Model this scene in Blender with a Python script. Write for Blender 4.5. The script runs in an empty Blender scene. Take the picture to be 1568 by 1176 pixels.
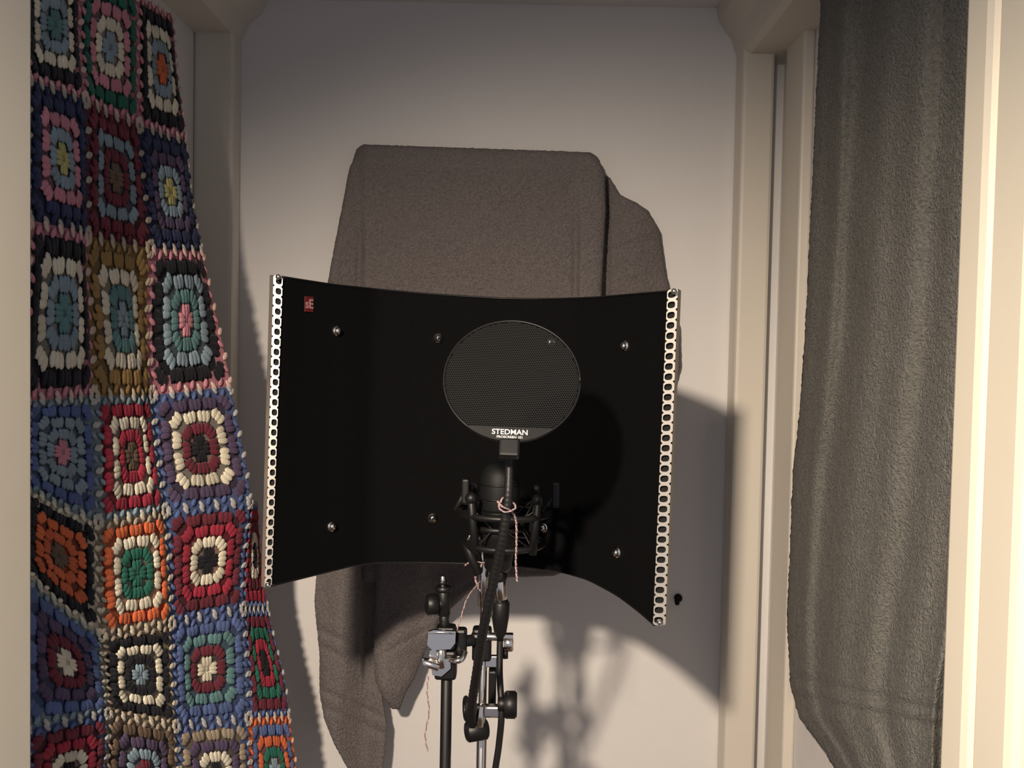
import bpy, bmesh, math, random
from mathutils import Vector, Matrix, noise
random.seed(4)
H=1.4; F=1290.0
PITCH=math.radians(1.9); ROLL=math.radians(1.1)
RM=Matrix.Rotation(math.radians(90)-PITCH,3,'X')@Matrix.Rotation(ROLL,3,'Z')
CAM=Vector((0,0,H))
def ray(u,v): return RM@Vector(((u-784)/F,(588-v)/F,-1))
def at(u,v,y):
    d=ray(u,v); return CAM+d*(y/d.y)
def atx(u,v,x):
    d=ray(u,v); return CAM+d*(x/d.x)
def lin(c):
    r=[]
    for x in c:
        x=x/255.0
        r.append(x/12.92 if x<=.04045 else ((x+.055)/1.055)**2.4)
    return tuple(r)+(1,)
S=bpy.context.scene
S.view_settings.view_transform='Standard'
# ---------- materials
def mat(name,col,rough=.6,metal=0,bump=None,var=None,spec=.5,sheen=0):
    m=bpy.data.materials.new(name); m.use_nodes=True
    nt=m.node_tree; b=nt.nodes['Principled BSDF']
    b.inputs['Base Color'].default_value=lin(col)
    b.inputs['Roughness'].default_value=rough; b.inputs['Metallic'].default_value=metal
    b.inputs['Specular IOR Level'].default_value=spec
    if sheen: b.inputs['Sheen Weight'].default_value=sheen
    tc=nt.nodes.new('ShaderNodeTexCoord')
    if var:
        n=nt.nodes.new('ShaderNodeTexNoise'); n.inputs['Scale'].default_value=var[0]; n.inputs['Detail'].default_value=5
        r=nt.nodes.new('ShaderNodeMapRange'); r.inputs[3].default_value=1-var[1]; r.inputs[4].default_value=1+var[1]
        r.inputs[1].default_value=.3; r.inputs[2].default_value=.7
        mx=nt.nodes.new('ShaderNodeVectorMath'); mx.operation='SCALE'
        mx.inputs[0].default_value=b.inputs['Base Color'].default_value[:3]
        nt.links.new(tc.outputs['Object'],n.inputs['Vector']); nt.links.new(n.outputs['Fac'],r.inputs[0])
        nt.links.new(r.outputs[0],mx.inputs['Scale']); nt.links.new(mx.outputs[0],b.inputs['Base Color'])
    if bump:
        n=nt.nodes.new('ShaderNodeTexNoise'); n.inputs['Scale'].default_value=bump[0]; n.inputs['Detail'].default_value=4
        bp=nt.nodes.new('ShaderNodeBump'); bp.inputs['Strength'].default_value=bump[1]; bp.inputs['Distance'].default_value=bump[2]
        nt.links.new(tc.outputs['Object'],n.inputs['Vector']); nt.links.new(n.outputs['Fac'],bp.inputs['Height'])
        nt.links.new(bp.outputs[0],b.inputs['Normal'])
    return m
M_wall=mat('painted_plaster',(222,220,219),.75,bump=(35,.25,.004),var=(3,.03))
M_trim=mat('painted_wood_trim',(212,206,195),.5,bump=(60,.12,.002),var=(5,.03))
M_cream=mat('cream_gloss_paint',(226,219,202),.4,bump=(20,.1,.002),var=(4,.02))
M_floor=mat('floor_boards',(110,80,55),.5,var=(6,.2),bump=(40,.2,.002))
M_towel=mat('grey_terry',(120,113,113),.95,bump=(420,1,.007),var=(300,.24),spec=.1,sheen=.15)
M_towel2=mat('charcoal_terry',(116,115,110),.95,bump=(380,1,.007),var=(260,.25),spec=.1,sheen=.15)
M_felt=mat('black_acoustic_cloth',(9,9,10),.9,bump=(900,.4,.001),var=(500,.2),spec=.08)
M_metal=mat('perforated_aluminium',(222,214,202),.38,.85,bump=(60,.05,.001))
M_chrome=mat('chrome',(225,221,216),.18,1)
M_black=mat('black_plastic',(14,14,15),.45,spec=.35)
M_rub=mat('black_rubber',(17,17,18),.5,spec=.4)
M_mesh=mat('coated_mesh',(17,19,20),.6,.2,spec=.3)
M_white=mat('white_print',(190,190,190),.6)
M_red=mat('red_badge',(84,22,26),.5)
M_tw=mat('twine',(160,148,146),.9); M_tw2=mat('twine_red',(128,92,98),.9)
M_dark=mat('dark_void',(6,6,6),.9)
# ---------- mesh builder
class B:
    def __init__(s): s.v=[];s.f=[];s.m=[];s.mats=[];s.sm=[]
    def mi(s,m):
        if m not in s.mats: s.mats.append(m)
        return s.mats.index(m)
    def add(s,vs,fs,m,smooth=True):
        o=len(s.v); k=s.mi(m); s.v+= [tuple(x) for x in vs]
        for f in fs: s.f.append(tuple(i+o for i in f)); s.m.append(k); s.sm.append(smooth)
    def tube(s,pts,r,m,seg=16,cap=True,smooth=True):
        pts=[Vector(p) for p in pts]; n=len(pts)
        if not isinstance(r,(list,tuple)): r=[r]*n
        vs=[];fs=[];up=None
        for i in range(n):
            t=(pts[min(i+1,n-1)]-pts[max(i-1,0)])
            if t.length<1e-9: t=Vector((0,0,1))
            t.normalize()
            if up is None:
                a=Vector((1,0,0)) if abs(t.x)<.8 else Vector((0,1,0)); up=(a-t*a.dot(t)).normalized()
            else: up=(up-t*up.dot(t)).normalized()
            w=t.cross(up)
            for j in range(seg):
                an=2*math.pi*j/seg; vs.append(pts[i]+(up*math.cos(an)+w*math.sin(an))*r[i])
        for i in range(n-1):
            for j in range(seg):
                fs.append((i*seg+j,i*seg+(j+1)%seg,(i+1)*seg+(j+1)%seg,(i+1)*seg+j))
        if cap: fs.append(tuple(range(seg))[::-1]); fs.append(tuple((n-1)*seg+j for j in range(seg)))
        s.add(vs,fs,m,smooth)
    def cyl(s,a,b,r,m,seg=24,bev=.15):
        a=Vector(a);b=Vector(b);d=b-a;L=d.length;e=min(r*bev,L*.2);d.normalize()
        s.tube([a,a+d*1e-5,a+d*e,b-d*e,b-d*1e-5,b],[r-e,r-e,r,r,r-e,r-e],m,seg)
    def box(s,c,size,m,rot=None,bev=.0015):
        bm=bmesh.new(); bmesh.ops.create_cube(bm,size=1)
        for v in bm.verts: v.co=Vector((v.co.x*size[0],v.co.y*size[1],v.co.z*size[2]))
        if bev: bmesh.ops.bevel(bm,geom=bm.edges[:],offset=min(bev,min(size)*.3),segments=2,affect='EDGES',profile=.5)
        if rot is not None: bmesh.ops.transform(bm,matrix=rot.to_4x4(),verts=bm.verts)
        bm.verts.index_update()
        s.add([v.co+Vector(c) for v in bm.verts],[[v.index for v in f.verts] for f in bm.faces],m,False); bm.free()
    def sph(s,c,r,m,sc=(1,1,1)):
        c=Vector(c); vs=[];fs=[];A=12;Z=20
        for i in range(A+1):
            th=math.pi*i/A
            for j in range(Z):
                p=2*math.pi*j/Z; vs.append(c+Vector((r*sc[0]*math.sin(th)*math.cos(p),r*sc[1]*math.sin(th)*math.sin(p),r*sc[2]*math.cos(th))))
        for i in range(A):
            for j in range(Z): fs.append((i*Z+j,(i+1)*Z+j,(i+1)*Z+(j+1)%Z,i*Z+(j+1)%Z))
        s.add(vs,fs,m)
    def torus(s,c,R,r,m,ax=Vector((0,0,1)),n=48,seg=10,a0=0,a1=2*math.pi):
        c=Vector(c); ax=ax.normalized(); a=Vector((1,0,0)) if abs(ax.x)<.8 else Vector((0,1,0)); u=(a-ax*a.dot(ax)).normalized(); w=ax.cross(u)
        s.tube([c+(u*math.cos(a0+(a1-a0)*i/n)+w*math.sin(a0+(a1-a0)*i/n))*R for i in range(n+1)],r,m,seg)
    def obj(s,name,merge=False):
        me=bpy.data.meshes.new(name); me.from_pydata(s.v,[],s.f)
        for m in s.mats: me.materials.append(m)
        me.polygons.foreach_set('material_index',s.m); me.polygons.foreach_set('use_smooth',s.sm)
        bm=bmesh.new(); bm.from_mesh(me)
        if merge: bmesh.ops.remove_doubles(bm,verts=bm.verts,dist=1e-6)
        bmesh.ops.recalc_face_normals(bm,faces=bm.faces); bm.to_mesh(me); bm.free()
        o=bpy.data.objects.new(name,me); S.collection.objects.link(o); return o
def smoothpath(pts,n=12):
    P=[Vector(p) for p in pts]; out=[]
    for i in range(len(P)-1):
        p0=P[max(i-1,0)];p1=P[i];p2=P[i+1];p3=P[min(i+2,len(P)-1)]
        for k in range(n):
            t=k/n; out.append(.5*((2*p1)+(p2-p0)*t+(2*p0-5*p1+4*p2-p3)*t*t+(3*p1-p0-3*p2+p3)*t**3))
    out.append(P[-1]); return out
def bx(name,x0,x1,y0,y1,z0,z1,m,bev=.003):
    b=B(); b.box(((x0+x1)/2,(y0+y1)/2,(z0+z1)/2),(abs(x1-x0),abs(y1-y0),abs(z1-z0)),m,bev=bev); return b.obj(name)
# ---------- room
YB=1.45
xl=at(366,588,YB).x; xl0=at(296,588,1.42).x
xr=at(1113,588,YB).x; xr1=at(1168,588,1.42).x; xr2=xr1+.03
ztop=at(760,6,YB).z
XL=xl0; XR=xr2
bx('floor',-1.2,1.2,-1.6,YB+.1,-.1,0,M_floor,0)
bx('ceiling',XL-.1,XR+.1,.66,YB+.1,ztop,ztop+.1,M_wall,0)
bx('wall_back',XL-.1,XR+.1,YB,YB+.1,0,ztop,M_wall,0)
bx('wall_left',XL-.1,XL,.66,YB,0,ztop,M_wall,0)
bx('wall_right',XR,XR+.1,.66,YB,0,ztop,M_wall,0)
bx('trim_1',XL,xl,1.41,YB,0,ztop-.001,M_trim,.006)
bx('trim_2',xr,xr1,1.40,YB,0,ztop-.001,M_trim,.006)
bx('trim_3',xr1+.012,XR,1.30,1.385,0,ztop-.001,M_trim,.004)
def beam(name,prof,y0,y1,m):
    b=B(); n=len(prof)
    vs=[(x,y0,z) for x,z in prof]+[(x,y1,z) for x,z in prof]
    fs=[tuple(range(n)),tuple(range(n,2*n))]+[(i,(i+1)%n,(i+1)%n+n,i+n) for i in range(n)]
    b.add(vs,fs,m,False); return b.obj(name)
zl=at(336,50,1.41).z; zr=at(1150,82,1.40).z
beam('trim_4',[(XL,zl),(xl-.006,zl),(xl,zl+.004),(xl+.012,zl+.03),(xl+.035,zl+.05),(xl+.045,ztop-.001),(XL,ztop-.001)],.67,YB-.001,M_trim)
beam('trim_5',[(XR,zr),(xr+.012,zr),(xr+.002,zr+.006),(xr-.008,zr+.04),(xr-.03,zr+.07),(xr-.035,ztop-.001),(XR,ztop-.001)],.67,YB-.001,M_trim)
# door frame
jl=at(38,588,.66).x; jr=at(1467,588,.66).x
ZH=H+.63
bx('wall_front_left',-1.2,jl-.03,.60,.66,0,2.5,M_wall,0)
bx('wall_front_right',jr+.03,1.2,.60,.66,0,2.5,M_wall,0)
bx('wall_front_top',jl-.03,jr+.03,.60,.66,ZH+.03,2.5,M_wall,0)
b=B()
b.box((jl-.015,.626,ZH/2),(.03,.092,ZH),M_cream,bev=.005)
b.box((jl-.050,.588,(ZH+.05)/2),(.06,.022,ZH+.05),M_cream,bev=.006)
b.box((jr+.015,.651,ZH/2),(.03,.042,ZH),M_cream,bev=.008)
b.box((jr+.019,.607,ZH/2),(.03,.052,ZH),M_cream,bev=.008)
b.box((jr+.050,.588,(ZH+.05)/2),(.06,.022,ZH+.05),M_cream,bev=.006)
b.box(((jl+jr)/2,.625,ZH+.015),(jr-jl+.06,.09,.03),M_cream,bev=.004)
b.box(((jl+jr)/2,.588,ZH+.05),(jr-jl+.15,.022,.07),M_cream,bev=.006)
b.obj('door_frame')
# ---------- blanket
PAL=dict(K=(28,28,35),N=(42,50,84),B=(86,104,152),L=(130,150,162),W=(218,211,190),P=(200,134,148),R=(158,44,64),M=(108,42,56),G=(36,102,86),T=(92,130,132),
 Y=(152,122,74),D=(104,86,70),O=(208,104,64),E=(158,144,126),V=(84,70,98),Q=(176,171,112))
PL={k:lin(v) for k,v in PAL.items()}
dcol=[.70,.84,.98,1.12,1.20]
rows=[
 [(36,-75),(126,-50),(198,-12),(255,22),(262,24)],
 [(36,118),(127,152),(208,192),(278,216),(285,220)],
 [(36,335),(133,360),(228,380),(311,385),(316,386)],
 [(36,615),(136,606),(239,606),(354,592),(358,592)],
 [(36,745),(139,800),(250,782),(384,768),(392,770)],
 [(36,868),(142,975),(258,955),(381,932),(416,932)],
 [(36,1118),(147,1090),(263,1112),(376,1100),(441,1096)],
 [(36,1290),(150,1255),(268,1270),(380,1262),(456,1258)],
 [(36,1450),(152,1430),(272,1440),(384,1430),(465,1430)]]
PAT=[['TLKWK|P','LWTPG|P','OLKWK|P','KLKWK|P'],
 ['QLBPN|N','DMDLM|M','QLBVN|N','KLKWK|N'],
 ['TLLWK|P','LTLWY|Y','PTKLK|P','KLKWK|R'],
 ['PLVLB|L','DRTWR|L','KMWWV|B','KMWMV|B'],
 ['DOWOK|W','GGWWO|E','KWGRM|B','KWGMR|B'],
 ['WMVVB|L','LKWWK|E','WMVTB|B','KRWGM|B'],
 ['KWGRM|B','MLBVD|E','KWKVE|B','LGWOB|O'],
 ['LWMBN|B','KWTPG|E','DOWGR|B','KWPVN|B']]
G=[]
for r,row in enumerate(rows):
    G.append([at(u,v,dcol[c]) for c,(u,v) in enumerate(row)])
V=[];FC=[];COL=[]
def wob(p): 
    return noise.noise(Vector((p.y*5.0,p.z*4.0,1.7)))*.014+noise.noise(Vector((p.y*14,p.z*9,4)))*.006
def cellmap(a,b_,c_,d_):
    nrm=(b_-a).cross(d_-a).normalized()
    if nrm.x<0: nrm=-nrm
    def f(s,t,h=0):
        p=a*(1-s)*(1-t)+b_*s*(1-t)+c_*s*t+d_*(1-s)*t
        return p+nrm*h+Vector((wob(p),0,0))
    return f,nrm
def build_blob():
    vs=[(0,0,1)]
    for th in (.28,.5,.72):
        for j in range(6):
            a=2*math.pi*j/6; vs.append((math.sin(th*math.pi)*math.cos(a),math.sin(th*math.pi)*math.sin(a),math.cos(th*math.pi)))
    vs.append((0,0,-1)); fs=[]
    for j in range(6):
        k=(j+1)%6; fs.append((0,1+j,1+k))
        for q in range(2): fs.append((1+q*6+j,7+q*6+j,7+q*6+k,1+q*6+k))
        fs.append((19,13+k,13+j))
    return vs,fs
BV,BF=build_blob()
def blob(c,ax,bx_,cx,col):
    o=len(V)
    for x,y,z in BV: V.append(c+ax*z+bx_*x+cx*y)
    for f in BF: FC.append(tuple(i+o for i in f)); COL.append(col)
def shade(c,k): return (c[0]*k,c[1]*k,c[2]*k,1)
def mixc(a,b_,k): return tuple(x*(1-k)+y*k for x,y in zip(a,b_))
RS=.208
def square(f,nrm,pat):
    rc=[PL[pat[i]] for i in (0,1,3,4)]; bc=PL[pat[-1]]
    N=16; o=len(V)
    for j in range(N+1):
        for i in range(N+1): V.append(f(i/N,j/N,0))
    for j in range(N):
        for i in range(N):
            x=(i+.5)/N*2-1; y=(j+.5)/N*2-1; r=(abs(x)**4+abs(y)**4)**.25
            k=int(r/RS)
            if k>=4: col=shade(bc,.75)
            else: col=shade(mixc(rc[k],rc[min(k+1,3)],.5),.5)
            a=o+j*(N+1)+i; FC.append((a,a+1,a+N+2,a+N+1)); COL.append(col)
    def put(px,py,dx,dy,hl,hw,col,h,j=1.0):
        s=(px+1)/2;t=(py+1)/2
        c=f(s,t,h); a=f(s+dx*hl/2,t+dy*hl/2,h)-c; b_=f(s-dy*hw/2,t+dx*hw/2,h)-c
        blob(c,a,b_,nrm*.0018,shade(col,j*random.uniform(.95,1.05)))
    put(0,0,1,0,.07,.07,shade(rc[0],.6),.002)
    for k in range(1,5):
        r=k*RS-.075; n=4*k
        w=min(1,(k-1)/2.4)
        for q in range(n):
            u=(q+(.5 if k==1 else 0))*4/n
            side=int(u)%4; fr=(u-int(u))*2-1
            px,py=[(fr,-1),(1,fr),(-fr,1),(-1,-fr)][side]
            L=math.hypot(px,py); cxp,cyp=px/L,py/L
            X=(px*w+cxp*(1-w))*r; Y=(py*w+cyp*(1-w))*r
            nd=(cxp,cyp)
            sn=[(0,-1),(1,0),(0,1),(-1,0)][side]
            if abs(abs(fr)-1)>.01:
                nd=(nd[0]*.35+sn[0]*.65*w+nd[0]*.65*(1-w), nd[1]*.35+sn[1]*.65*w+nd[1]*.65*(1-w)); l=math.hypot(*nd); nd=(nd[0]/l,nd[1]/l)
            cw=8*r/n*.74 if k>1 else .19
            cw=min(cw,.30); jj=random.uniform(.85,1.15)
            for m in (-1,0,1):
                tx,ty=-nd[1],nd[0]; off=m*cw/3
                fan=m*.22; dx=nd[0]+tx*fan; dy=nd[1]+ty*fan
                put(X+tx*off,Y+ty*off,dx,dy,.115,cw/3*.78,rc[k-1],.0022+(.0004 if m==0 else 0),jj)
    for side in range(4):
        n=11
        for q in range(n):
            fr=(q+.5)/n*2-1; rr=.91 if q%2 else .965
            px,py=[(fr,-1),(1,fr),(-fr,1),(-1,-fr)][side]; sn=[(0,-1),(1,0),(0,1),(-1,0)][side]
            px=px*(rr if sn[0] else 1);py=py*(rr if sn[1] else 1)
            z=1 if q%2 else -1
            put(px,py,sn[0]*.8-sn[1]*.6*z,sn[1]*.8+sn[0]*.6*z,.085,.045,bc if q%2 else mixc(bc,PL['W'],.55),.0025)
for r in range(len(rows)-1):
    for c in range(4):
        if c==3 and r<4: continue
        f,nr_=cellmap(G[r][c],G[r][c+1],G[r+1][c+1],G[r+1][c])
        square(f,nr_,PAT[r][c])
me=bpy.data.meshes.new('crochet_blanket'); me.from_pydata([tuple(v) for v in V],[],FC)
ca=me.color_attributes.new('Col','FLOAT_COLOR','CORNER')
arr=[]
for p,c in zip(me.polygons,COL): arr+=list(c)*p.loop_total
ca.data.foreach_set('color',arr)
me.polygons.foreach_set('use_smooth',[True]*len(me.polygons))
mw=mat('crochet_wool',(100,100,100),.95,bump=(700,.8,.002),spec=.1,sheen=.1)
nt=mw.node_tree; an=nt.nodes.new('ShaderNodeAttribute'); an.attribute_name='Col'
nt.links.new(an.outputs['Color'],nt.nodes['Principled BSDF'].inputs['Base Color'])
me.materials.append(mw)
bl=bpy.data.objects.new('crochet_blanket',me); S.collection.objects.link(bl)
# ---------- towels
def resample(rs):
    vm=[(r[0]+r[2])/2 for r in rs]
    def g(t):
        v=vm[0]+(vm[-1]-vm[0])*t
        for i in range(len(vm)-1):
            if v<=vm[i+1]+1e-6: break
        k=(v-vm[i])/(vm[i+1]-vm[i]); return [a*(1-k)+b_*k for a,b_ in zip(rs[i],rs[i+1])]
    return g
def sheet(b,rs,fn,nv,m,nx=90,ny=120,thick=.012,roll=.012,fuzz=.0012):
    g=resample(rs); fr=[];bk=[]
    for j in range(ny+1):
        t=j/ny; vL,uL,vR,uR=g(t)
        for i in range(nx+1):
            s=i/nx; u=uL+(uR-uL)*s; v=vL+(vR-vL)*s
            e=min(s,1-s)*abs(uR-uL)/14.0; e=1-min(1,e); et=1-min(1,min(t,1-t)*(rs[-1][0]-rs[0][0])/10.0)
            ro=roll*(1-math.sqrt(max(0,1-e*e)))+roll*.6*(1-math.sqrt(max(0,1-et*et)))
            p=fn(u,v,s,t,ro)
            nn=noise.noise(p*260)*fuzz+noise.noise(p*45)*.0007
            jit=Vector((noise.noise(p*300+Vector((9,0,0))),0,noise.noise(p*300+Vector((0,9,0)))))*fuzz*.8 if e>0 or et>0 else Vector((0,0,0))
            fr.append(p+nv*nn+jit); bk.append(p-nv*thick*(1-.8*max(e,et))+jit)
    N=nx+1; o=len(fr); fs=[]
    for j in range(ny):
        for i in range(nx):
            a=j*N+i; fs.append((a,a+1,a+N+1,a+N)); fs.append((o+a,o+a+N,o+a+N+1,o+a+1))
    for i in range(nx): fs.append((i,o+i,o+i+1,i+1)); a=ny*N+i; fs.append((a,a+1,o+a+1,o+a))
    for j in range(ny): a=j*N; fs.append((a,a+N,o+a+N,o+a)); a=j*N+nx; fs.append((a,o+a,o+a+N,a+N))
    b.add(fr+bk,fs,m,True)
def sm(x,a,c): 
    k=max(0,min(1,(x-a)/(c-a))); return k*k*(3-2*k)
def gs(x,c,w): return math.exp(-((x-c)/w)**2)
NB=Vector((0,-1,0))
b=B()
def f1(u,v,s,t,ro):
    d=1.385-.012*sm(u,545,565)+.012*(1-sm(v,222,260))
    d+=.006*gs(u,553-(v-300)*.02,5)*sm(v,300,380)
    d-=.012*sm(u,878,892)*sm(v,240,330) 
    d+=.006*gs(u,885-(v-300)*.03,5)*sm(v,280,400)
    d+=.004*math.sin(v/47+u/160)+.004*noise.noise(Vector((u/70,v/90,0)))
    return at(u,v,d+ro)
sheet(b,[(221,556,233,904),(228,546,241,916),(262,534,262,926),(330,521,320,928),(430,502,430,922),(600,492,600,918),(860,486,868,885),(893,487,882,848)],f1,NB,M_towel,170,230)
def f2(u,v,s,t,ro):
    d=1.412-.010*gs(u,975,25)+.01*gs(u,928,7)+.004*math.sin(v/30+u/40)
    d+=.0022*sm(math.sin((v+ (u-960)*.35)/6.5),.1,.6)*gs(v,375,26)
    return at(u,v,d+ro)
sheet(b,[(262,912,272,934),(292,912,298,950),(306,912,310,974),(322,912,322,992),(350,910,352,1010),(420,910,420,1020),(500,910,500,1040),(560,910,560,1042),(640,880,640,1020),(860,800,860,880)],f2,NB,M_towel,80,170)
def f3(u,v,s,t,ro):
    d=1.37+.012*math.cos((u-490)/95*6.5+v/140)+.03*sm(u,551,560)*(1-sm(v,980,1060))
    for k,c in enumerate((985,1010,1075,1100)): d+=.0035*gs(v-(u-490)*.45,c-20,6)
    d+=.004*noise.noise(Vector((u/25,v/60,3)))
    return at(u,v,min(d,1.425)+ro*.6)
sheet(b,[(840,488,840,590),(920,481,920,588),(1000,489,1000,584),(1060,489,1060,584),(1100,496,1110,592),(1140,512,1140,590),(1176,532,1176,586),(1225,556,1225,580)],f3,NB,M_towel,110,170)
def f4(u,v,s,t,ro):
    d=1.345+.012*math.cos((u-575)/55*3.1+v/70)+.01*noise.noise(Vector((u/40,v/60,9)))
    for c in (900,935): d+=.003*gs(v+(u-580)*.55,c+70,5)
    return at(u,v,d+ro)
sheet(b,[(840,578,840,760),(893,576,888,745),(915,575,912,712),(950,574,950,672),(1000,572,1000,650),(1040,574,1040,634),(1060,582,1060,622),(1086,600,1086,612)],f4,NB,M_towel,80,140)
b.obj('bath_towel')
b=B()
def f5(u,v,s,t,ro):
    X=XR-.045-.005*math.cos(s*13+v/500)-.0025*math.cos(s*31+1+v/300)-.007*gs(s,.12+.02*math.sin(v/200),.04)-.006*gs(s,.86,.03)-.012*sm(v,850,1150)*gs(s,.5,.4)
    for c in (1035,1062): X+=.003*gs(v-(u-1200)*.22,c,7)
    X+=.004*noise.noise(Vector((s*6,v/160,3)))
    return atx(u,v,X+ro)
sheet(b,[(-90,1262,-150,1540),(90,1252,60,1538),(350,1240,350,1535),(520,1232,520,1532),(640,1223,640,1530),(720,1214,720,1525),(850,1209,850,1512),(950,1205,950,1490),(1050,1210,1050,1470),(1100,1224,1100,1462),(1150,1262,1150,1455),(1200,1292,1210,1450),(1300,1310,1330,1440)],f5,Vector((-1,0,0)),M_towel2,220,360)
b.obj('bath_towel.001')
# ---------- reflection filter
b=B()
top=[(432,424,.870),(470,430,.905),(510,436,.940),(548,440,.970),(576,443,.992),(640,449,1.012),(700,453,1.022),(770,457,1.026),(830,458,1.012),(880,457,.985),(920,455,.950),(965,451,.900),(1000,448,.855),(1024,446,.822)]
bot=[(416,897,.870),(455,887,.905),(500,876,.940),(540,866,.970),(566,862,.992),(632,861,1.012),(690,862,1.022),(755,864,1.026),(815,869,1.012),(862,876,.985),(900,887,.950),(945,911,.900),(978,936,.855),(1002,957,.822)]
T=[at(*p) for p in top]; Bo=[at(*p) for p in bot]
def dens(P):
    out=[]
    for i in range(len(P)-1):
        for k in range(6): out.append(P[i].lerp(P[i+1],k/6))
    out.append(P[-1])
    for _ in range(3): out=[out[0]]+[(out[i-1]+2*out[i]+out[i+1])/4 for i in range(1,len(out)-1)]+[out[-1]]
    return out
T=dens(T);Bo=dens(Bo); n=len(T)
def nrm_at(i):
    d=(T[min(i+1,n-1)]-T[max(i-1,0)]); d.z=0; return Vector((-d.y,d.x,0)).normalized()
TH=.045
nr=[nrm_at(i) for i in range(n)]
# thickness direction: the housing narrows towards its back
bd=[Vector(((T[i].x+Bo[i].x)/2/T[i].y*.6,1,0)) for i in range(n)]
def wall(P0,P1,m):
    b.add(P0+P1,[(i,i+1,i+1+n,i+n) for i in range(n-1)],m,True)
wall(T,Bo,M_felt)
Tb=[T[i]+bd[i]*TH-Vector((0,0,.004)) for i in range(n)]; Bb=[Bo[i]+bd[i]*TH+Vector((0,0,.004)) for i in range(n)]
wall(Tb,Bb,M_metal); wall(T,Tb,M_felt); wall(Bo,Bb,M_felt)
b.tube(T,.0012,M_black,8); b.tube(Bo,.0012,M_black,8)
b.add([T[0],Bo[0],Bb[0],Tb[0]],[(0,1,2,3)],M_dark,False); b.add([T[-1],Bo[-1],Bb[-1],Tb[-1]],[(0,1,2,3)],M_dark,False)
def strip(p0,p1,p2,p3,n,m,hole=(.62,.56),off=0):
    K=16
    vs=[];fs=[]
    nn=(p1-p0).cross(p3-p0).normalized()
    if nn.y>0: nn=-nn
    for c in range(n):
        t0=c/n;t1=(c+1)/n
        q=lambda s,t:(p0*(1-s)+p1*s)*(1-(t0+(t1-t0)*t))+(p3*(1-s)+p2*s)*(t0+(t1-t0)*t)
        for layer in (0,1):
            for k in range(K):
                a=2*math.pi*(k+.5)/K; x=math.cos(a);y=math.sin(a); L=max(abs(x),abs(y))
                if layer==0: s=.5+x/L*.5; t=.5+y/L*.5
                else: 
                    pl=(abs(x)**3+abs(y)**3)**(1/3); s=.5+off+x/pl*.5*hole[0]; t=.5+y/pl*.5*hole[1]
                vs.append(q(s,t))
    back=[v-nn*.0016 for v in vs]
    tot=len(vs)
    for c in range(n):
        o=c*2*K
        for k in range(K):
            k2=(k+1)%K
            fs.append((o+k,o+k2,o+K+k2,o+K+k)); fs.append((tot+o+k,tot+o+K+k,tot+o+K+k2,tot+o+k2))
            fs.append((o+K+k,o+K+k2,tot+o+K+k2,tot+o+K+k)); fs.append((o+k,tot+o+k,tot+o+k2,o+k2))
    b.add(vs+back,fs,m,False)
strip(at(419,421,.866),at(433,424,.868),at(416,898,.868),at(405,900,.866),31,M_metal,(.66,.64),.08)
b.add([at(413,421,.880),at(419,421,.866),at(405,900,.866),at(400,898,.880)],[(0,1,2,3)],M_metal,False)
b.add([at(418,423,.870),at(434,425,.872),at(417,898,.872),at(404,899,.870)],[(0,1,2,3)],M_dark,False)
strip(at(1022,444,.818),at(1038,442,.818),at(1019,958,.818),at(1000,957,.818),33,M_metal,(.72,.64),-.06)
b.add([at(1022,446,.823),at(1038,444,.823),at(1019,956,.823),at(1000,955,.823)],[(0,1,2,3)],M_dark,False)
b.add([at(1038,442,.818),at(1043,445,.835),at(1023,955,.835),at(1019,958,.818)],[(0,1,2,3)],M_metal,False)
for (u,v,y) in ((426,424,.862),(1032,446,.812),(1010,953,.812),(410,896,.862)):
    b.sph(at(u,v,y),.0028,M_chrome)
def facept(u,v):
    best=None
    for i in range(n-1):
        for k in range(41):
            s=k/40; pt=(T[i]*(1-s)+T[i+1]*s); pb=(Bo[i]*(1-s)+Bo[i+1]*s)
            p=at(u,v,(pt.y+pb.y)/2)
            h=(p.z-pb.z)/(pt.z-pb.z); x=pb.x*(1-h)+pt.x*h
            e=abs(x-p.x)
            if best is None or e<best[0]: best=(e,p,i)
    return best[1],-nr[best[2]]
for (u,v) in ((515,507),(671,518),(958,530),(843,524),(507,806),(662,793),(833,808),(946,846)):
    p,d=facept(u,v)
    b.cyl(p-d*.001,p+d*.002,.0064,M_chrome,24)
    b.tube([p+d*.002,p+d*.0045,p+d*.006],[.0045,.0038,.0015],M_chrome,20)
    b.cyl(p+d*.0055,p+d*.0064,.0016,M_dark,8)
p,d=facept(472,466)
xa=Vector((-d.y,d.x,0)).normalized()
if xa.x<0: xa=-xa
R3=Matrix((xa,-d,Vector((0,0,1)))).transposed()
b.box(p+d*.001,(.0135,.001,.0165),M_red,rot=R3,bev=.0002)
scr=b.obj('acoustic_reflection_filter')
def text(body,loc,rot3,size,m,name,parent):
    cu=bpy.data.curves.new(name,'FONT'); cu.body=body; cu.size=size; cu.align_x='CENTER'; cu.align_y='CENTER'; cu.extrude=.0002; cu.offset=size*.015
    o=bpy.data.objects.new(name,cu); S.collection.objects.link(o)
    o.matrix_world=Matrix.Translation(loc)@rot3.to_4x4(); cu.materials.append(m); o.parent=parent
RT=Matrix((xa,Vector((0,0,1)),d)).transposed()
M_logo=mat('badge_print',(150,115,112),.6)
text('sE',p+d*.0018,RT,.014,M_logo,'badge_text',scr)
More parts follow.
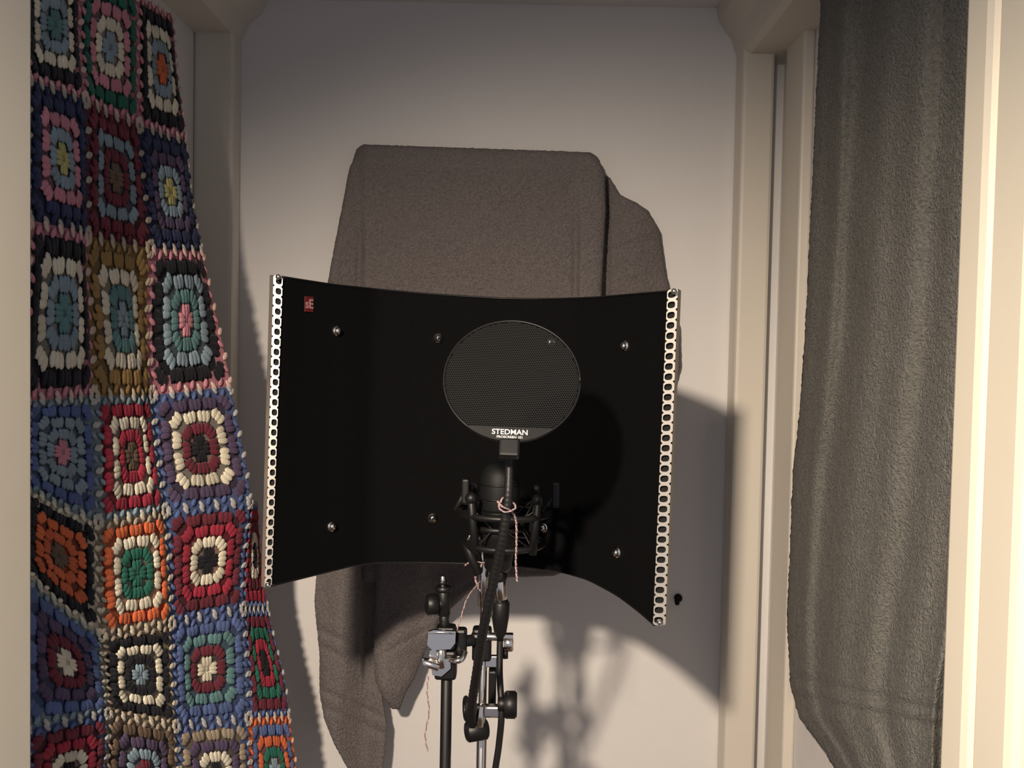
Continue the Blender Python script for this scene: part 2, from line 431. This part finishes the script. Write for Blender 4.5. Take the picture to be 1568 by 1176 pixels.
# ---------- pop filter
b=B()
yc=.72; C=at(784,580,yc); R=.0592
ti=math.radians(30); ex=Vector((1,0,-.02)).normalized(); ey=Vector((0,math.sin(ti),math.cos(ti))); ey=(ey-ex*ey.dot(ex)).normalized(); ez=ex.cross(ey)
if ez.y>0: ez=-ez
hx=.00115; 
vs=[];fs=[]
rows_=int(R/(hx*1.5))+1
for j in range(-rows_,rows_+1):
    for i in range(-60,61):
        cx=(i+(.5 if j%2 else 0))*hx*math.sqrt(3); cy=j*hx*1.5
        if cx*cx+cy*cy>(R-.002)**2: continue
        o=len(vs)
        for lay,(rr,zz) in enumerate(((1.0,0),(.62,.0002))):
            for k in range(6):
                a=math.pi/6+k*math.pi/3; vs.append(C+ex*(cx+hx*rr*math.cos(a))+ey*(cy+hx*rr*math.sin(a))+ez*zz)
        for k in range(6): fs.append((o+k,o+(k+1)%6,o+6+(k+1)%6,o+6+k))
b.add(vs,fs,M_mesh,False)
b.tube([C+(ex*math.cos(a)+ey*math.sin(a))*(R-.001) for a in [i*math.pi/48 for i in range(97)]],.0010,M_black,8)
pl=[]
for i in range(25):
    a=math.radians(-90-38+76*i/24); pl.append(C+(ex*math.cos(a)+ey*math.sin(a))*R)
q0=[p+ez*.002 for p in pl]; q1=[p-ez*.002 for p in pl]; k=len(pl)
b.add(q0+q1,[tuple(range(k)),tuple(range(2*k-1,k-1,-1))]+[(i,(i+1)%k,(i+1)%k+k,i+k) for i in range(k)],M_black,False)
low=C-ey*R
RP=Matrix((ex,ey,ez)).transposed()
b.box(low-ey*.006,(.017,.010,.016),M_black,rot=Matrix((ex,ez,ey)).transposed(),bev=.002)
g=[low-ey*.008,at(780,700,.71),at(778,760,.705),at(770,822,.71),at(757,885,.725),at(741,960,.745),at(730,1030,.775),at(722,1085,.815),at(724,1118,.84)]
gp=smoothpath(g,26)
b.tube(gp,[(.0034+.0010*sm(i,26,90))+.0003*math.sin(i*2.1) for i in range(len(gp))],M_rub,14)
b.cyl(gp[0]+Vector((0,0,.004)),gp[10],.0050,M_black)
e=at(727,1118,.84)
b.cyl(e+Vector((-.008,-.004,0)),e+Vector((.012,.004,0)),.0105,M_black)
b.torus(at(714,1085,.835),.010,.0025,M_black,Vector((1,.2,0)))
b.box(at(745,1088,.845),(.034,.010,.012),M_chrome,bev=.002)
b.cyl(at(735,1080,.835),at(735,1112,.835),.005,M_chrome)
b.cyl(at(762,1078,.84),at(776,1078,.84),.0075,M_black)
kn=at(781,1079,.84)
b.cyl(kn-Vector((.006,0,0)),kn+Vector((.007,0,0)),.0135,M_black,12)
pf=b.obj('pop_filter')
text('STEDMAN',C-ey*(R*.87)+ez*.0024,RP,.0066,M_white,'label_text',pf)
text('PROSCREEN 101',C-ey*(R*.945)+ez*.0024,RP,.0030,M_white,'label_text_small',pf)
# ---------- microphone with shock mount
b=B(); ym=.86
ma=at(760,874,ym); mt=at(760,704,ym)
ax=Vector((0,0,1)); X0=Vector((at(764,790,ym).x,ym,ma.z))
P=lambda h: X0+ax*h
b.tube([P(0),P(.004),P(.03),P(.036),P(.062),P(.0621)],[.011,.014,.0175,.0205,.0205,.019],M_black,32)
hs=[.0622,.066,.09,.10,.107,.111,.1125]; rs=[.0195,.0205,.0205,.019,.015,.008,.002]
b.tube([P(h) for h in hs],rs,M_mesh,32)
for h in (.0622,.076,.0905): b.torus(P(h),.0208,.0009,M_black)
for h,R_ in ((.030,.040),(.062,.046)): b.torus(P(h)+Vector((.006,0,0)),R_,.0032,M_black)
b.torus(P(.046),.0235,.003,M_black)
for k in range(4):
    a=math.pi/4+k*math.pi/2; d=Vector((math.cos(a),math.sin(a),0)); c0=X0+Vector((.006,0,0))
    b.cyl(c0+d*.040+ax*.024,c0+d*.047+ax*.078,.0042,M_black)
    b.sph(c0+d*.047+ax*.080,.0062,M_black)
    for s_ in (-1,1):
        t=Vector((-d.y,d.x,0)); b.tube([c0+d*.046+ax*.07,X0+d*.020+t*.012*s_+ax*.047,c0+d*.041+ax*.028],.0011,M_rub,6)
for s_,(u,v) in ((-1,(713,752)),(1,(851,757))):
    p=at(u,v,ym); b.box(p,(.008,.012,.026),M_black,bev=.002); b.cyl(p,P(.062)+Vector((s_*.045,0,0)),.003,M_black)
b.cyl(P(.03)+Vector((-.034,0,0)),P(-.004)+Vector((-.020,0,0)),.005,M_black)
b.box(at(733,812,ym),(.018,.012,.010),M_black,bev=.002)
b.cyl(P(-.002),P(-.010),.0095,M_black)
xb=at(767,880,ym); xe=at(767,918,ym)
b.cyl(Vector((X0.x,ym,X0.z+.001)),Vector((xe.x,ym,xe.z)),.0072,M_chrome)
b.obj('studio_microphone')
b=B()
b.tube([Vector((xe.x,ym,xe.z-.0005)),Vector((xe.x,ym,xe.z-.004)),at(766,945,ym),at(766,972,ym),at(766,980,ym)],[.0072,.0092,.009,.006,.0042],M_black,20)
cp=smoothpath([at(766,975,ym),at(765,1030,.852),at(768,1090,.838),at(764,1140,.84),at(756,1200,.84),at(748,1320,.83),Vector((.02,.80,.35)),Vector((.05,.78,.06)),Vector((.12,.72,.006)),Vector((.2,.9,.006)),Vector((.1,1.15,.006))],14)
b.tube(cp,.0034,M_rub,10); b.obj('microphone_cable')
# ---------- stands
def tripod(b,x,y,m,h=.62,ph=20,L=.26):
    b.cyl((x,y,h-.03),(x,y,h+.03),.017,m); b.cyl((x,y,.14),(x,y,.19),.016,m)
    for k in range(3):
        a=math.radians(90+120*k+ph); d=Vector((math.cos(a),math.sin(a),0)); c=Vector((x,y,0))
        b.cyl(c+d*.015+Vector((0,0,h-.02)),c+d*L+Vector((0,0,.012)),.008,m); b.cyl(c+d*.015+Vector((0,0,.165)),c+d*L*.52+Vector((0,0,.30)),.005,m)
        b.cyl(c+d*(L-.005)+Vector((0,0,.02)),c+d*(L+.015)+Vector((0,0,.008)),.012,M_rub)
b=B(); ys=.87
sx=at(740,1000,ys).x
top_=at(740,826,ys)
b.cyl((sx,ys,.14),(sx,ys,top_.z),.0042,M_chrome); b.cyl((sx,ys,.14),(sx,ys,1.0),.0052,M_chrome)
b.cyl((sx-.001,ys,top_.z-.07),(sx-.001,ys,top_.z),.0058,M_chrome)
b.box(at(732,823,ys),(.020,.010,.006),M_chrome,bev=.001)
b.torus(at(733,820,ys),.0075,.002,M_chrome,Vector((0,1,.2)))
b.cyl((sx,ys,.62),(sx,ys,.86),.0095,M_black)
b.cyl((sx,ys,.84),(sx,ys,.88),.014,M_black)
b.box(at(738,985,ys),(.020,.018,.034),M_black,bev=.003)
b.cyl(at(722,975,ys-.01),at(786,975,ys-.01),.0042,M_chrome)
b.cyl(at(772,985,ys-.005),at(786,985,ys-.005),.0085,M_chrome,6)
b.cyl(at(768,1000,ys),at(778,1000,ys),.006,M_black)
b.box(at(752,1012,ys),(.022,.006,.012),M_chrome,bev=.001)
b.box(at(754,1052,.875),(.008,.02,.04),M_black)
tripod(b,sx,ys,M_black,.56,80,.24)
b.obj('microphone_stand')
b=B(); y2=.85; bxp=at(683,1100,y2).x
b.cyl((bxp,y2,.14),(bxp,y2,at(683,1034,y2).z),.0058,M_black)
b.cyl((bxp,y2,.60),(bxp,y2,.80),.0105,M_black)
Q=lambda u,v,dy=0: at(u,v,y2+dy)
b.cyl(Q(678,882),Q(678,902),.0028,M_chrome); b.cyl(Q(678,889),Q(678,894),.005,M_black)
b.cyl(Q(679,898),Q(679,905),.0085,M_black)
b.cyl(Q(679,902),Q(680,942),.0066,M_black); b.cyl(Q(680,940),Q(681,968),.0052,M_black)
b.cyl(Q(668,925,-.004),Q(684,925,0),.006,M_black); b.cyl(Q(653,926,-.008),Q(669,925,-.004),.0105,M_black,18)
def plate(pts,th,m,dy=0):
    f=[Q(u,v,dy) for u,v in pts]; bk=[p+Vector((0,th,0)) for p in f]; k=len(f)
    b.add(f+bk,[tuple(range(k)),tuple(range(2*k-1,k-1,-1))]+[(i,(i+1)%k,(i+1)%k+k,i+k) for i in range(k)],m,False)
plate([(656,968),(664,965),(698,967),(697,985),(690,994),(662,996),(654,988)],.004,M_chrome,-.016)
b.cyl(Q(656,968,-.014),Q(698,969,-.014),.0022,M_chrome)
plate([(658,996),(668,994),(669,1008),(690,1010),(690,1024),(676,1036),(662,1034),(660,1022),(648,1018),(646,1008),(657,1010)],.003,M_chrome,-.014)
b.cyl(Q(648,1014,-.02),Q(672,1022,-.02),.004,M_chrome); b.cyl(Q(676,994,-.01),Q(676,1022,-.01),.0052,M_chrome)
b.tube(smoothpath([Q(690,1010,-.015),Q(700,1012,-.02),Q(708,1008,-.018),Q(712,998,-.012)],6),.003,M_chrome,8)
b.box(Q(683,1015,0),(.022,.02,.030),M_black,bev=.003); b.box(Q(683,975,0),(.020,.018,.024),M_black,bev=.003)
b.box(Q(706,982,.004),(.012,.014,.028),M_black,bev=.003)
b.cyl(Q(684,985,.0),Q(726,980,.008),.0058,M_black)
tripod(b,bxp,y2,M_black,.66,20,.24)
b.obj('clamp_stand')
# ---------- twine
b=B()
def twine(pts,r=.0008,n=14):
    p=smoothpath(pts,n); 
    for ph,m in ((0,M_tw),(math.pi,M_tw2)):
        b.tube([q+Vector((math.cos(i*.9+ph),math.sin(i*.9+ph),.3*math.sin(i*.9+ph)))*r for i,q in enumerate(p)],r,m,6)
twine([at(762,768,.698),at(770,776,.694),at(782,782,.70),at(790,796,.71),at(791,830,.715),at(790,862,.72),at(792,890,.72)],.00055,22)
twine([at(770,762,.700),at(764,776,.698),at(774,784,.695),at(789,778,.70),at(784,768,.71),at(770,762,.72)],.0005)
twine([at(733,828,.862),at(744,850,.855),at(736,868,.86),at(728,884,.86),at(735,905,.86)],.0007)
twine([at(742,862,.855),at(722,860,.86),at(712,866,.86)],.0005)
twine([at(735,890,.855),at(716,915,.83),at(706,945,.82),at(700,965,.82)],.0004)
twine([at(656,1036,.835),at(654,1060,.83),at(657,1090,.83),at(651,1125,.83),at(655,1150,.83)],.0005)
b.obj('twine_string')
b=B(); p=at(1038,915,YB)
b.cyl(p+Vector((0,.002,0)),p-Vector((0,.006,0)),.007,M_dark,10); b.cyl(p-Vector((.003,.005,.003)),p-Vector((.003,.012,.008)),.004,M_dark,8)
b.obj('wall_hook')
# ---------- lights
w=bpy.data.worlds.new('room_ambient'); S.world=w; w.use_nodes=True
bg=w.node_tree.nodes['Background']; bg.inputs[0].default_value=(.86,.88,1,1); bg.inputs[1].default_value=.40
l=bpy.data.lights.new('room_lamp','SPOT'); l.energy=125; l.color=(1,.83,.65); l.shadow_soft_size=.03
l.spot_size=math.radians(88); l.spot_blend=1
lo=bpy.data.objects.new('room_lamp',l); lo.location=(-.26,-.25,H+.34); S.collection.objects.link(lo)
tgt=Vector((.18,1.45,H-.88)); lo.rotation_euler=(tgt-lo.location).to_track_quat('-Z','Y').to_euler()
# ---------- camera
cd=bpy.data.cameras.new('camera'); cd.sensor_width=36; cd.lens=F/1568*36; cd.clip_start=.01
co=bpy.data.objects.new('camera',cd); co.matrix_world=Matrix.Translation(CAM)@RM.to_4x4(); S.collection.objects.link(co); S.camera=co
